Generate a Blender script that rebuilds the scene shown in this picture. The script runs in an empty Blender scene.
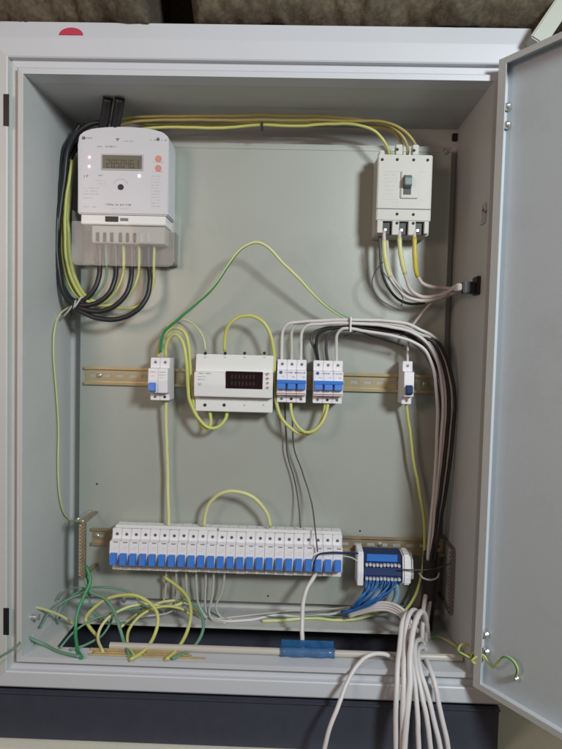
import bpy, bmesh, math, random
from mathutils import Vector, Matrix, noise
random.seed(7)
S = bpy.context.scene
COL = S.collection
# ------------------------------------------------------------------ camera
F = 600.0                                     # focal length in pixels of a 562 px wide frame
CP = Vector((0.0689, -0.9607, 0.0554))
_rx, _ry, _rz = [math.radians(a) for a in (-2.8784, 1.4124, 1.1824)]
_r = Vector((math.cos(_rz), math.sin(_rz), 0)); _f0 = Vector((-math.sin(_rz), math.cos(_rz), 0)); _u0 = Vector((0, 0, 1))
FW = _f0*math.cos(_rx) + _u0*math.sin(_rx); _up = _u0*math.cos(_rx) - _f0*math.sin(_rx)
RT = _r*math.cos(_ry) + _up*math.sin(_ry); UP = _up*math.cos(_ry) - RT*0 - _r*math.sin(_ry)
cd = bpy.data.cameras.new('camera'); cam = bpy.data.objects.new('camera', cd); COL.objects.link(cam)
cd.sensor_fit = 'HORIZONTAL'; cd.sensor_width = 36; cd.lens = F/562*36; cd.clip_start = .02; cd.clip_end = 50
M = Matrix((RT, UP, -FW)).transposed().to_4x4(); M.translation = CP; cam.matrix_world = M
S.camera = cam
# ------------------------------------------------------------------ world and lamps (two room lamps)
w = bpy.data.worlds.new('World'); S.world = w; w.use_nodes = True
bg = w.node_tree.nodes['Background']; bg.inputs[0].default_value = (1, .82, .66, 1); bg.inputs[1].default_value = .095
def lamp(name, loc, power, size, color, target=(0, .1, 0)):
    l = bpy.data.lights.new(name, 'AREA'); l.shape = 'DISK'; l.size = size; l.energy = power; l.color = color
    o = bpy.data.objects.new(name, l); COL.objects.link(o); o.location = loc
    o.rotation_euler = (Vector(target)-Vector(loc)).to_track_quat('-Z', 'Y').to_euler()
lamp('room_lamp', (.99, -1.6, .72), 32.0, .36, (.90, .975, 1))
lamp('corner_lamp', (-.78, -1.2, .40), 5.4, .45, (1, .74, .62))
S.view_settings.view_transform = 'Standard'; S.view_settings.look = 'None'
S.view_settings.exposure = 0; S.view_settings.gamma = 1; S.view_settings.use_curve_mapping = False

# ------------------------------------------------------------------ helpers: measuring
YP = .185                                     # front of the mounting plate (y); the front of the cabinet is y = 0
def ray(px, py): return (FW*F + RT*(px-281) - UP*(py-374.5)).normalized()
def P(px, py, Y): d = ray(px, py); return CP + d*((Y-CP.y)/d.y)
def PX(px, py, X): d = ray(px, py); return CP + d*((X-CP.x)/d.x)
def PZ(px, py, Z): d = ray(px, py); return CP + d*((Z-CP.z)/d.z)
def PQ(px, py, p, n): d = ray(px, py); return CP + d*((p-CP).dot(n)/d.dot(n))
# ------------------------------------------------------------------ helpers: materials
def mat(name, col, rough=.5, metal=0, var=.06, scale=30, bump=.0, bscale=900, spec=.5, emit=0, trans=0, alpha=1, dirt=0, dirtcol=(.2, .16, .1)):
    m = bpy.data.materials.new(name); m.use_nodes = True; nt = m.node_tree; b = nt.nodes['Principled BSDF']
    b.inputs['Roughness'].default_value = rough; b.inputs['Metallic'].default_value = metal
    b.inputs['Specular IOR Level'].default_value = spec
    tc = nt.nodes.new('ShaderNodeTexCoord')
    n = nt.nodes.new('ShaderNodeTexNoise'); n.inputs['Scale'].default_value = scale; n.inputs['Detail'].default_value = 5
    nt.links.new(tc.outputs['Object'], n.inputs['Vector'])
    mx = nt.nodes.new('ShaderNodeMix'); mx.data_type = 'RGBA'
    mx.inputs['A'].default_value = tuple(c*(1-var) for c in col)+(1,); mx.inputs['B'].default_value = tuple(min(1, c*(1+var)) for c in col)+(1,)
    nt.links.new(n.outputs['Fac'], mx.inputs['Factor'])
    out = mx.outputs['Result']
    if dirt:
        n2 = nt.nodes.new('ShaderNodeTexNoise'); n2.inputs['Scale'].default_value = 7; n2.inputs['Detail'].default_value = 8; n2.inputs['Roughness'].default_value = .7
        nt.links.new(tc.outputs['Object'], n2.inputs['Vector'])
        rp = nt.nodes.new('ShaderNodeMapRange'); rp.inputs['From Min'].default_value = .52; rp.inputs['From Max'].default_value = .78; rp.inputs['To Max'].default_value = dirt
        nt.links.new(n2.outputs['Fac'], rp.inputs['Value'])
        m2 = nt.nodes.new('ShaderNodeMix'); m2.data_type = 'RGBA'; m2.inputs['B'].default_value = tuple(dirtcol)+(1,)
        nt.links.new(rp.outputs['Result'], m2.inputs['Factor']); nt.links.new(out, m2.inputs['A']); out = m2.outputs['Result']
    nt.links.new(out, b.inputs['Base Color'])
    if bump:
        n3 = nt.nodes.new('ShaderNodeTexNoise'); n3.inputs['Scale'].default_value = bscale; n3.inputs['Detail'].default_value = 2
        nt.links.new(tc.outputs['Object'], n3.inputs['Vector'])
        bp = nt.nodes.new('ShaderNodeBump'); bp.inputs['Strength'].default_value = bump; bp.inputs['Distance'].default_value = .0006
        nt.links.new(n3.outputs['Fac'], bp.inputs['Height']); nt.links.new(bp.outputs['Normal'], b.inputs['Normal'])
    if emit: b.inputs['Emission Color'].default_value = tuple(col)+(1,); b.inputs['Emission Strength'].default_value = emit
    if trans: b.inputs['Transmission Weight'].default_value = trans; b.inputs['IOR'].default_value = 1.2
    if alpha < 1: b.inputs['Alpha'].default_value = alpha
    return m
CAB = mat('grey_powder_coat', (.52, .535, .53), .45, bump=.35, bscale=500, var=.06, scale=260, dirt=.35, dirtcol=(.40, .41, .38))
CABF = mat('white_powder_coat', (.57, .59, .63), .40, bump=.25, var=.03, scale=6, dirt=.2, dirtcol=(.50, .49, .47))
DOOR = mat('door_powder_coat', (.52, .57, .605), .42, bump=.18, bscale=420, var=.05, scale=240, dirt=.45, dirtcol=(.38, .42, .43))
PLATE = mat('zinc_plate', (.40, .425, .385), .34, .15, var=.05, scale=9, bump=.2, bscale=400, dirt=.35, dirtcol=(.29, .31, .27))
NAVY = mat('navy_paint', (.040, .045, .066), .6, bump=.3, var=.2, scale=40)
CREAM = mat('cream_plaster', (.78, .77, .66), .85, bump=.6, bscale=160, var=.04, scale=8, dirt=.25, dirtcol=(.50, .47, .38))
STONE = mat('rough_concrete', (.095, .074, .048), .95, bump=1, bscale=260, var=.75, scale=150, dirt=.8, dirtcol=(.03, .023, .018))
WHT = mat('white_plastic', (.78, .77, .80), .38, var=.015, scale=20)
METW = mat('meter_plastic', (.60, .60, .64), .34, var=.03, scale=30)
WHT2 = mat('ivory_plastic', (.74, .75, .74), .40, var=.02, scale=20)
MCCBM = mat('light_grey_plastic', (.55, .54, .50), .45, var=.03, scale=20)
BLUE = mat('blue_plastic', (.045, .19, .62), .35, var=.05)
BLUED = mat('deep_blue_plastic', (.010, .028, .11), .6, spec=.25)
TSC = mat('bright_terminal_screw', (.78, .78, .78), .35, .35)
BLUEW = mat('blue_wire_pvc', (.03, .15, .42), .4)
BLUEF = mat('blue_tape', (.03, .14, .34), .18, var=.45, scale=90, alpha=.7)
BLK = mat('black_plastic', (.012, .011, .013), .45)
BLKW = mat('black_wire_pvc', (.018, .017, .02), .42)
DGRY = mat('dark_grey_wire_pvc', (.06, .06, .065), .45)
YEL = mat('yellow_wire_pvc', (.54, .55, .17), .42, var=.07, scale=60)
YELP = mat('pale_yellow_wire_pvc', (.62, .63, .30), .45, var=.06, scale=60)
YELV = mat('bright_yellow_wire_pvc', (.58, .48, .07), .42)
OCH = mat('ochre_wire_pvc', (.42, .34, .11), .45, var=.12, scale=60)
GRN = mat('green_wire_pvc', (.04, .26, .10), .42)
GRND = mat('dusty_green_wire_pvc', (.14, .28, .19), .5)
WWH = mat('white_wire_pvc', (.66, .63, .63), .42, var=.04, scale=50)
WPK = mat('pinkish_wire_pvc', (.58, .52, .50), .45, var=.06, scale=50)
WGR = mat('greyish_wire_pvc', (.50, .50, .46), .45, var=.05, scale=50)
ZNY = mat('yellow_zinc', (.56, .48, .30), .30, .6, var=.25, scale=14)
ZNB = mat('brownish_zinc', (.42, .34, .22), .36, .6, var=.3, scale=20)
BRSL = mat('pale_brass', (.62, .50, .27), .35, .55, var=.3, scale=60)
BRS = mat('old_brass', (.38, .33, .23), .45, .6, var=.3, scale=90)
STL = mat('steel', (.62, .62, .62), .28, .9, var=.1)
HOLE = mat('dark_recess', (.02, .02, .02), .7)
SCRW = mat('dull_screw', (.25, .25, .24), .4, .8)
INK = mat('grey_print', (.20, .20, .22), .6)
INKB = mat('blue_print', (.05, .10, .34), .6)
INKR = mat('red_print', (.48, .15, .12), .6)
INKO = mat('orange_print', (.74, .55, .48), .6)
LCD = mat('lcd_glass', (.16, .15, .11), .2)
LCDG = mat('lcd_digits', (.06, .055, .04), .4)
DISP = mat('dark_display', (.016, .008, .010), .12)
LEDR = mat('pink_led', (1, .42, .52), .3, emit=1.6, var=0)
LEDW = mat('white_led', (1, .95, .85), .3, emit=1.8, var=0)
SEG = mat('faint_segments', (.028, .014, .016), .4)
CLR = mat('clear_plastic', (.92, .90, .85), .05, trans=.0, alpha=.10, var=.02)
TOG = mat('green_grey_plastic', (.13, .19, .18), .35)
TUBE = mat('beige_tube', (.50, .47, .42), .4)
REDS = mat('red_sticker', (.50, .05, .09), .5)
TRUNK = mat('trunking_plastic', (.42, .44, .38), .5, var=.05)
GREYB = mat('mid_grey_plastic', (.45, .45, .47), .45)  # plain mid grey for print, bezel and small marks

# ------------------------------------------------------------------ helpers: meshes
class MB:
    def __init__(s): s.bm = bmesh.new()
    def _b(s, geom, bev, seg=2):
        if bev:
            es = set()
            for v in geom:
                for e in v.link_edges: es.add(e)
            bmesh.ops.bevel(s.bm, geom=list(es), offset=bev, segments=seg, affect='EDGES', clamp_overlap=True)
        return s
    def box(s, x0, x1, y0, y1, z0, z1, bev=0, mi=0):
        n0 = len(s.bm.faces)
        vs = [s.bm.verts.new(p) for p in ((x0,y0,z0),(x1,y0,z0),(x1,y1,z0),(x0,y1,z0),(x0,y0,z1),(x1,y0,z1),(x1,y1,z1),(x0,y1,z1))]
        for f in ((0,3,2,1),(4,5,6,7),(0,1,5,4),(1,2,6,5),(2,3,7,6),(3,0,4,7)): s.bm.faces.new([vs[i] for i in f])
        s._b(vs, bev); s._m(n0, mi); return s
    def _m(s, n0, mi):
        s.bm.faces.ensure_lookup_table()
        if mi:
            for f in s.bm.faces[n0:]: f.material_index = mi
    def prism(s, prof, x0, x1, bev=0, mi=0, axis='x'):
        # prof: list of (y,z), extruded along x  (axis 'y': prof is (x,z) extruded along y ; 'z': prof (x,y) along z)
        n0 = len(s.bm.faces)
        mk = {'x': lambda a, b, t: (t, a, b), 'y': lambda a, b, t: (a, t, b), 'z': lambda a, b, t: (a, b, t)}[axis]
        A = [s.bm.verts.new(mk(a, b, x0)) for a, b in prof]; B = [s.bm.verts.new(mk(a, b, x1)) for a, b in prof]
        n = len(prof); s.bm.faces.new(A); s.bm.faces.new(B[::-1])
        for i in range(n): s.bm.faces.new((A[i], B[i], B[(i+1) % n], A[(i+1) % n]))
        s._b(A+B, bev); s._m(n0, mi); return s
    def cyl(s, c, ax, r, h, seg=12, mi=0, r2=None, bev=0):
        n0 = len(s.bm.faces); c = Vector(c); ax = Vector(ax).normalized(); r2 = r if r2 is None else r2
        t = ax.orthogonal().normalized(); b = ax.cross(t)
        A = [s.bm.verts.new(c+(t*math.cos(a)+b*math.sin(a))*r) for a in [2*math.pi*i/seg for i in range(seg)]]
        B = [s.bm.verts.new(c+ax*h+(t*math.cos(a)+b*math.sin(a))*r2) for a in [2*math.pi*i/seg for i in range(seg)]]
        s.bm.faces.new(A[::-1]); s.bm.faces.new(B)
        for i in range(seg): s.bm.faces.new((A[i], A[(i+1) % seg], B[(i+1) % seg], B[i]))
        s._m(n0, mi); return s
    def tube(s, pts, r, seg=9, mi=None, twist=0, cap=True):
        # pts: list of Vector along the path
        rings = []; n = len(pts); t0 = (pts[1]-pts[0]).normalized(); nrm = t0.orthogonal().normalized(); L = 0
        for i, p in enumerate(pts):
            t = ((pts[min(i+1, n-1)]-pts[max(i-1, 0)])).normalized()
            nrm = (nrm - t*nrm.dot(t)).normalized(); b = t.cross(nrm)
            if i: L += (p-pts[i-1]).length
            rr = r(i/(n-1)) if callable(r) else r
            a0 = L*twist
            rings.append([s.bm.verts.new(p+(nrm*math.cos(a0+2*math.pi*k/seg)+b*math.sin(a0+2*math.pi*k/seg))*rr) for k in range(seg)])
        for i in range(n-1):
            for k in range(seg):
                f = s.bm.faces.new((rings[i][k], rings[i][(k+1) % seg], rings[i+1][(k+1) % seg], rings[i+1][k])); f.smooth = True
                if mi: f.material_index = mi[k % len(mi)]
        if cap: s.bm.faces.new(rings[0][::-1]); s.bm.faces.new(rings[-1])
        return s
    def build(s, name, m, parent=None, kind=None, smooth=False):
        bmesh.ops.recalc_face_normals(s.bm, faces=s.bm.faces)
        me = bpy.data.meshes.new(name); s.bm.to_mesh(me); s.bm.free()
        for x in (m if isinstance(m, (list, tuple)) else [m]): me.materials.append(x)
        if smooth:
            for p in me.polygons: p.use_smooth = True
        o = bpy.data.objects.new(name, me); COL.objects.link(o)
        if parent is not None: attach(o, parent)
        if kind: o['kind'] = kind
        return o
def worldloc(o):
    v = Vector(o.location)
    while o.parent is not None: o = o.parent; v = v + Vector(o.location)
    return v
def attach(o, parent):
    # meshes are written in world coordinates; roots carry only a location
    o.parent = parent; o.location = Vector(o.location) - worldloc(parent)
def thing(name, loc, label, cat, group=None):
    o = bpy.data.objects.new(name, None); COL.objects.link(o); o.location = loc; o.empty_display_size = .01
    return tag(o, label, cat, group)
def tag(o, label, cat, group=None):
    o['label'] = label; o['category'] = cat
    if group: o['group'] = group
    return o
def copy_tree(o, parent=None):
    kids = [c for c in COL.objects if c.parent == o]
    c = o.copy(); COL.objects.link(c)
    if parent is not None: c.parent = parent
    for k in kids: copy_tree(k, c)
    return c
def spline(pts, step=.006):
    pts = [Vector(p) for p in pts]
    if len(pts) == 2: return [pts[0].lerp(pts[1], i/6) for i in range(7)]
    out = []; e = [pts[0]*2-pts[1]]+pts+[pts[-1]*2-pts[-2]]
    for i in range(1, len(e)-2):
        p0, p1, p2, p3 = e[i-1:i+3]; t = [0, 0, 0, 0]
        for k, (a, b) in enumerate(((p0, p1), (p1, p2), (p2, p3))): t[k+1] = t[k]+max(1e-4, (b-a).length)**.5
        n = max(2, int((p2-p1).length/step))
        for j in range(n):
            u = t[1]+(t[2]-t[1])*j/n
            A1 = p0*((t[1]-u)/(t[1]-t[0]))+p1*((u-t[0])/(t[1]-t[0])); A2 = p1*((t[2]-u)/(t[2]-t[1]))+p2*((u-t[1])/(t[2]-t[1])); A3 = p2*((t[3]-u)/(t[3]-t[2]))+p3*((u-t[2])/(t[3]-t[2]))
            B1 = A1*((t[2]-u)/(t[2]-t[0]))+A2*((u-t[0])/(t[2]-t[0])); B2 = A2*((t[3]-u)/(t[3]-t[1]))+A3*((u-t[1])/(t[3]-t[1]))
            out.append(B1*((t[2]-u)/(t[2]-t[1]))+B2*((u-t[1])/(t[2]-t[1])))
    out.append(pts[-1]); return out
def wobble(pts):
    n = len(pts)-1
    return [p+noise.noise_vector(p*22)*.0016*min(1, i/6, (n-i)/6)+noise.noise_vector(p*70)*.0004*min(1, i/6, (n-i)/6) for i, p in enumerate(pts)]
def path(spec): return [P(a, b, YP-d/1000) if not isinstance(a, Vector) else a for a, b, d in spec]
def wire(name, label, m, r, spec, group=None, cat='wire', parent=None, mi=None, twist=0, floor=True):
    pp_ = path(spec)
    for i_, v in enumerate(pp_):               # never below the cabinet floor while inside
        if floor and v.z < -.4724+r+.0006 and v.y > .0:
            a__, c__, d__ = spec[i_]; pp_[i_] = PZ(a__, c__, -.4724+r+.0006)
    pts = wobble(spline(pp_))
    o = MB().tube(pts, r, mi=mi, twist=twist).build(name, m, parent)
    if parent is None: tag(o, label, cat, group)
    return o
def scribble(mb, x0, x1, z, h, y, seed=0, fill=.8, mi=0):
    # a line of print too small to read in the photograph
    rn = random.Random(seed); x = x0
    while x < x1:
        wd = h*rn.uniform(.35, .75)
        if rn.random() < fill: 
            mb.box(x, x+wd*.35, y, y+.0002, z, z+h*rn.uniform(.8, 1), mi=mi)
            if rn.random() < .7: mb.box(x+wd*.35, x+wd, y, y+.0002, z+h*rn.choice((0, .4, .75)), z+h*rn.choice((.2, .55, 1)), mi=mi)
        x += wd+h*.25
    return mb

W, H = .7387, .9448
YB = .212                                     # inner face of the back
# ------------------------------------------------------------------ background
o = MB().box(-2.5, 2.5, .225, .30, -2, .560).build('wall', CREAM, kind='structure')
MB().box(-2.5, 2.5, -.02, .2245, -2, -.4724-.0565-.087).build('added_wall_step', CREAM, kind='structure')  # added step: lower wall brought forward out of the cabinet's shadow
bm = bmesh.new()
def rough_stone(name, x0, x1, z0, z1, slant, seed, label=None):
    b = bmesh.new(); nx, nz = int((x1-x0)/.0045), int((z1-z0)/.0045)
    g = []
    for j in range(nz+1):
        row = []
        for i in range(nx+1):
            u, v = i/nx, j/nz; x = x0+(x1-x0)*u + slant[0]*(1-v)*(1-u) + slant[1]*(1-v)*u; z = z0+(z1-z0)*v
            e = min(u*(x1-x0), (1-u)*(x1-x0), v*(z1-z0))/.03; e = min(1, e)
            p = Vector((x*7+seed, z*7, 0))
            y = .02 - .035*(1-(1-e)**2) - .030*noise.fractal(p*1.3, .9, 2, 5) - .010*noise.noise(p*8) - .007*noise.noise(p*19) - .003*noise.noise(p*45)
            z += .008*noise.noise(Vector((x*20, seed, v*3)))*(1-v)
            row.append(b.verts.new((x, y, z)))
        g.append(row)
    for j in range(nz):
        for i in range(nx):
            f = b.faces.new((g[j][i], g[j][i+1], g[j+1][i+1], g[j+1][i])); f.smooth = True
    ring = [g[0][i] for i in range(nx+1)]+[g[j][nx] for j in range(1, nz+1)]+[g[nz][i] for i in range(nx-1, -1, -1)]+[g[j][0] for j in range(nz-1, 0, -1)]
    back = [b.verts.new((v.co.x, .225, v.co.z)) for v in ring]
    for i in range(len(ring)): b.faces.new((ring[i], back[i], back[(i+1) % len(ring)], ring[(i+1) % len(ring)]))
    me = bpy.data.meshes.new(name); bmesh.ops.recalc_face_normals(b, faces=b.faces); b.to_mesh(me); b.free(); me.materials.append(STONE)
    o = bpy.data.objects.new(name, me); COL.objects.link(o); return o
sw = thing('stone_wall', (0, .22, .56), 'rough brown concrete blocks of the wall just above the cabinet', 'wall')
sw_base = MB().box(-2.5, 2.5, .18, .30, .562, 1.6).build('mortar', STONE, sw)
for a in ((-.95, -.185, .556, .86, (0, .012), 1.7), (-.135, .95, .560, .86, (.03, 0), 5.1)):
    attach(rough_stone('stone', *a), sw)

# ------------------------------------------------------------------ the cabinet
CABT = thing('electrical_cabinet', (0, .1, -H/2-.14), 'open grey steel distribution cabinet with its door swung to the right', 'electrical cabinet')
L = W/2; T = H/2
prof = [(0, 0), (.0085, 0), (.0105, .002), (.0105, .011), (.0255, .011), (.0255, .0015), (.0275, 0), (.050, 0), (.052, .001)]
ptop = prof[:7] + [(.0555, 0), (.0580, .0006), (.084, .008), (.084, .034), (0, .034)]
def ringpt(side, k, u, y):
    # corners of the frame offset outward by u
    return {'top': [(-L-min(u, .056), y, T+u), (L+min(u, .056), y, T+u)], 'bottom': [(-L-u, y, -T-u), (L+u, y, -T-u)], 'left': [(-L-u, y, -T-u), (-L-u, y, T+u)], 'right': [(L+u, y, -T-u), (L+u, y, T+u)]}[side][k]
for side in ('top', 'bottom', 'left', 'right'):
    b = MB(); pf = ptop if side == 'top' else prof + [(.056, .006), (.056, .034), (0, .034)]
    A = [b.bm.verts.new(ringpt(side, 0, u, y)) for u, y in pf]; B = [b.bm.verts.new(ringpt(side, 1, u, y)) for u, y in pf]
    n = len(pf); b.bm.faces.new(A); b.bm.faces.new(B)
    for i in range(n): b.bm.faces.new((A[i], B[i], B[(i+1) % n], A[(i+1) % n]))
    b.build('frame_rail', CABF if side in ('top', 'bottom') else CAB, CABT)
# panels
MB().box(-L-.0015, -L, .034, YB+.0015, -T, T).build('side_panel', CAB, CABT)
rs = MB().box(L, L+.0015, .034, YB+.0015, -T, T).build('side_panel', CAB, CABT)
MB().box(-L-.0015, L+.0015, .0345, YB+.0015, T, T+.0015).build('top_panel', CAB, CABT)
MB().box(-L-.0015, L+.0015, YB, YB+.0015, -T-.0015, T).build('back_panel', CAB, CABT)
cy0, cy1, cx0, cx1 = .0355, .125, -.325, .300
fl = MB()
fl.box(-L, L, .0345, cy0, -T-.0015, -T).box(-L, L, cy1, YB, -T-.0015, -T).box(-L, cx0, cy0, cy1, -T-.0015, -T).box(cx1, L, cy0, cy1, -T-.0015, -T)
fl.box(cx0, cx1, cy1, cy1+.0015, -T, -T+.004)
fl.build('floor_panel', CAB, CABT)
# welded seam strips in the lower corners
for sx in (-1, 1):
    MB().box(min(sx*L, sx*(L-.0016)), max(sx*L, sx*(L-.0016)), .04, YB-.001, -T+.0005, -T+.018).build('corner_flange', CAB, CABT)
# dark base box under the cabinet, hollow so that the cable opening looks into it
zb = -T-.0565
pl = MB().box(-L-.05, L+.050, .0, .003, zb-.083, zb).box(-L-.05, L+.05, .003, .212, zb-.083, zb-.080).box(-L-.05, -L-.047, .003, .212, zb-.080, zb).box(L+.047, L+.05, .003, .212, zb-.080, zb)
pl.box(-L-.05, L+.05, .209, .212, zb-.080, -T-.002)
pl.box(-L-.05, L+.05, -.006, -.0005, zb-.004, zb-.0015)
p_ = pl.build('base_box', NAVY, CABT); p_['label'] = 'dark navy base box under the white frame'
# slots in the left frame rail
for (a, b_) in ((94, 126), (608, 635)):
    q0, q1 = P(3.5, a, 0), P(9, b_, 0)
    MB().box(q0.x, q1.x, -.0006, .0004, q1.z, q0.z).build('hinge_slot', BLK, CABT)
q = P(73, 34.5, .012)
b = MB(); pr = [(q.x+.020*math.cos(a)*(1.0 if a < 1.6 else .9), .013*math.sin(a)) for a in [math.pi*i/12 for i in range(13)]]
# red sticker on the sloping top edge
tz0, ty0 = T+.0605, .0
vs = [b.bm.verts.new((x, ty0+.0007+z*.288, tz0+z)) for x, z in pr]
b.bm.faces.new(vs); r_ = bmesh.ops.extrude_face_region(b.bm, geom=b.bm.faces[:]); bmesh.ops.translate(b.bm, vec=(0, -.0006, .0004), verts=[v for v in r_['geom'] if isinstance(v, bmesh.types.BMVert)])
st = b.build('sticker', REDS, CABT); st['label'] = 'red half-round sticker on the top edge'
# wall brackets / clips seen on the right side panel
q = PX(484, 214, L)
MB().box(L-.004, L, q.y-.012, q.y+.012, q.z-.016, q.z+.016, .001).box(L-.007, L-.004, q.y-.009, q.y-.002, q.z-.013, q.z+.013, .0005).build('clip', CAB, CABT)
q = PX(488, 210, L); MB().box(L-.0078, L-.0072, q.y-.004, q.y+.004, q.z-.002, q.z+.002).build('clip_slot', BLK, CABT)
q = P(457, 136, .205); MB().box(q.x-.008, q.x+.008, .206, .2115, q.z-.008, q.z+.006, .001).build('fixing_nut', BLK, CABT)
def screw(c, ax, r, parent, m=STL, name='screw', h=.003):
    b = MB().cyl(c, ax, r, h*.6, 12).cyl(Vector(c)+Vector(ax).normalized()*h*.6, ax, r, h*.4, 12, r2=r*.6)
    t = Vector(ax).normalized().orthogonal().normalized(); c2 = Vector(c)+Vector(ax).normalized()*h
    o = b.build(name, m, parent); return o
# mounting plate
px0, px1, pz0, pz1 = -.342, .3535, -.4482, .4297
pb = MB().box(px0, px1, YP, YP+.002, pz0, pz1, .0006)
pb.box(px0, px1, YP-.0012, YP-.0001, pz1-.009, pz1+.001)
pb.box(px0, px0+.0015, YP+.002, YP+.016, pz0, pz1).box(px1-.0015, px1, YP+.002, YP+.016, pz0, pz1).box(px0, px1, YP+.002, YP+.016, pz1-.0015, pz1-.0001)
plate = pb.build('mounting_plate', PLATE, CABT)
for (a, c) in ((97, 484), (268, 596), (360, 531), (403, 604), (441, 498)):
    q = P(a, c, YP); MB().cyl((q.x, YP-.0003, q.z), (0, -1, 0), .0018, .0004, 10).build('hole', BLK, plate)
for (a, c) in ((445, 152), (124, 600)):
    q = P(a, c, YP); screw((q.x, YP, q.z), (0, -1, 0), .005, plate, h=.006)

# door
A = P(486.5, 372, -.018); B = P(562, 385, -.123); A.z = B.z = 0
e = (B-A).normalized(); nin = Vector((e.y, -e.x, 0)); 
if nin.x > 0: nin = -nin
zt = (P(499.7, 60, A.y).z); zbm = P(473.5, 686, A.y).z; DW = .80
xb = P(486.5, 372, A.y).x
def dpt(u, n, z): return A + e*u + nin*n + Vector((0, 0, z))
def dbox(b, u0, u1, n0, n1, z0, z1):
    vs = [b.bm.verts.new(dpt(u, n, z)) for u, n, z in ((u0,n0,z0),(u1,n0,z0),(u1,n1,z0),(u0,n1,z0),(u0,n0,z1),(u1,n0,z1),(u1,n1,z1),(u0,n1,z1))]
    for f in ((0,3,2,1),(4,5,6,7),(0,1,5,4),(1,2,6,5),(2,3,7,6),(3,0,4,7)): b.bm.faces.new([vs[i] for i in f])
    return b
doorp = dbox(MB(), 0, DW, -.022, -.0205, zbm, zt).build('door', DOOR, CABT); doorp['label'] = 'blue grey inner face of the open door'
lt = .0015
dbox(MB(), .0, .0015, -.0205, -.0002, zbm, zt).build('door_flange', CABF, doorp)
dbox(MB(), DW-.0015, DW, -.0205, -.0002, zbm, zt).build('door_flange', CABF, doorp)
dbox(MB(), .0015, DW-.0015, -.0205, -.0002, zt-.0015, zt).build('door_flange', CABF, doorp)
dbox(MB(), .0015, DW-.0015, -.0205, -.0002, zbm, zbm+.0015).build('door_flange', CABF, doorp)
dbox(MB(), 0, .0135, -.0002, .0013, zbm, zt).build('door_lip', CAB, doorp)
dbox(MB(), DW-.02, DW, -.0002, .0013, zbm, zt).build('door_lip', CAB, doorp)
dbox(MB(), .0135, DW-.02, -.0002, .0013, zt-.0095, zt).build('door_lip', CAB, doorp)
dbox(MB(), .0135, DW-.02, -.0002, .0013, zbm, zbm+.0095).build('door_lip', CAB, doorp)
pp = dpt(0, -.0205, 0)
for (a, c) in ((509.5, 107), (509, 125.5), (488, 633.5), (488.5, 650.5)):
    screw(PQ(a, c, pp, nin), nin, .0062, doorp, h=.010)
DST = PQ(519, 677, pp, nin)
screw(DST, nin, .005, doorp, h=.012, name='earth_stud')

# trunking beside the cabinet, top right
a_, b_ = P(540, 38, -.03), P(584, -28, -.03)
d = (b_-a_).normalized(); s_ = Vector((d.z, 0, -d.x))
b = MB(); wv = .013
vs = [b.bm.verts.new(p+s_*k*wv+Vector((0, y, 0))) for p in (a_-d*.005, b_+d*.3) for k, y in ((-1, 0), (1, 0), (1, .03), (-1, .03))]
for f in ((0,1,2,3),(7,6,5,4),(0,4,5,1),(1,5,6,2),(2,6,7,3),(3,7,4,0)): b.bm.faces.new([vs[i] for i in f])
bmesh.ops.bevel(b.bm, geom=b.bm.edges[:], offset=.002, segments=2, affect='EDGES')
tag(b.build('cable_trunking', TRUNK), 'pale trunking running up diagonally from the top right cabinet corner', 'trunking')

# ------------------------------------------------------------------ DIN rails
def din_rail(xa, ya, xb, yb, label, screws, m=ZNY):
    p, q = P(xa, ya, YP-.0075), P(xb, yb, YP-.0075); zc = (p.z+q.z)/2; x0, x1 = p.x, q.x
    t = thing('din_rail', ((x0+x1)/2, YP, zc), label, 'mounting rail', 'perforated mounting rails')
    b = MB(); yf = YP-.0075
    b.box(x0, x1, YP-.001, YP-.0001, zc-.012, zc-.0055).box(x0, x1, YP-.001, YP-.0001, zc+.0055, zc+.012)
    x = x0; k = 0
    while x < x1-.001:                        # web with long slots
        xe = min(x+.010, x1); b.box(x, xe, YP-.001, YP-.0001, zc-.0055, zc-.0031).box(x, xe, YP-.001, YP-.0001, zc+.0031, zc+.0055)
        b.box(x, xe, YP-.001, YP-.0001, zc-.0031, zc+.0031); x = xe
        if x < x1: xe = min(x+.015, x1); b.box(x, xe, YP-.001, YP-.0001, zc+.0031, zc+.0055).box(x, xe, YP-.001, YP-.0001, zc-.0055, zc-.0031); x = xe
    for s in (-1, 1):
        za, zb_ = sorted((zc+s*.012, zc+s*.0135)); b.box(x0, x1, yf, YP-.0001, za, zb_)
        za, zb_ = sorted((zc+s*.0135, zc+s*.0175)); b.box(x0, x1, yf, yf+.001, za, zb_)
    b.build('profile', m, t)
    for a, c in screws:
        q = P(a, c, YP-.002); screw((q.x, YP-.001, zc), (0, -1, 0), .0045, t)
    return zc
zr1 = din_rail(84, 375.5, 437, 384, 'yellow zinc rail across the middle of the plate, behind the meter relay', ((99, 374), (425, 382)))
zr2 = din_rail(91, 537.5, 445, 547, 'brownish zinc rail across the lower plate, behind the long breaker row', ((97, 536), (380, 545)), ZNB)

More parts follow.
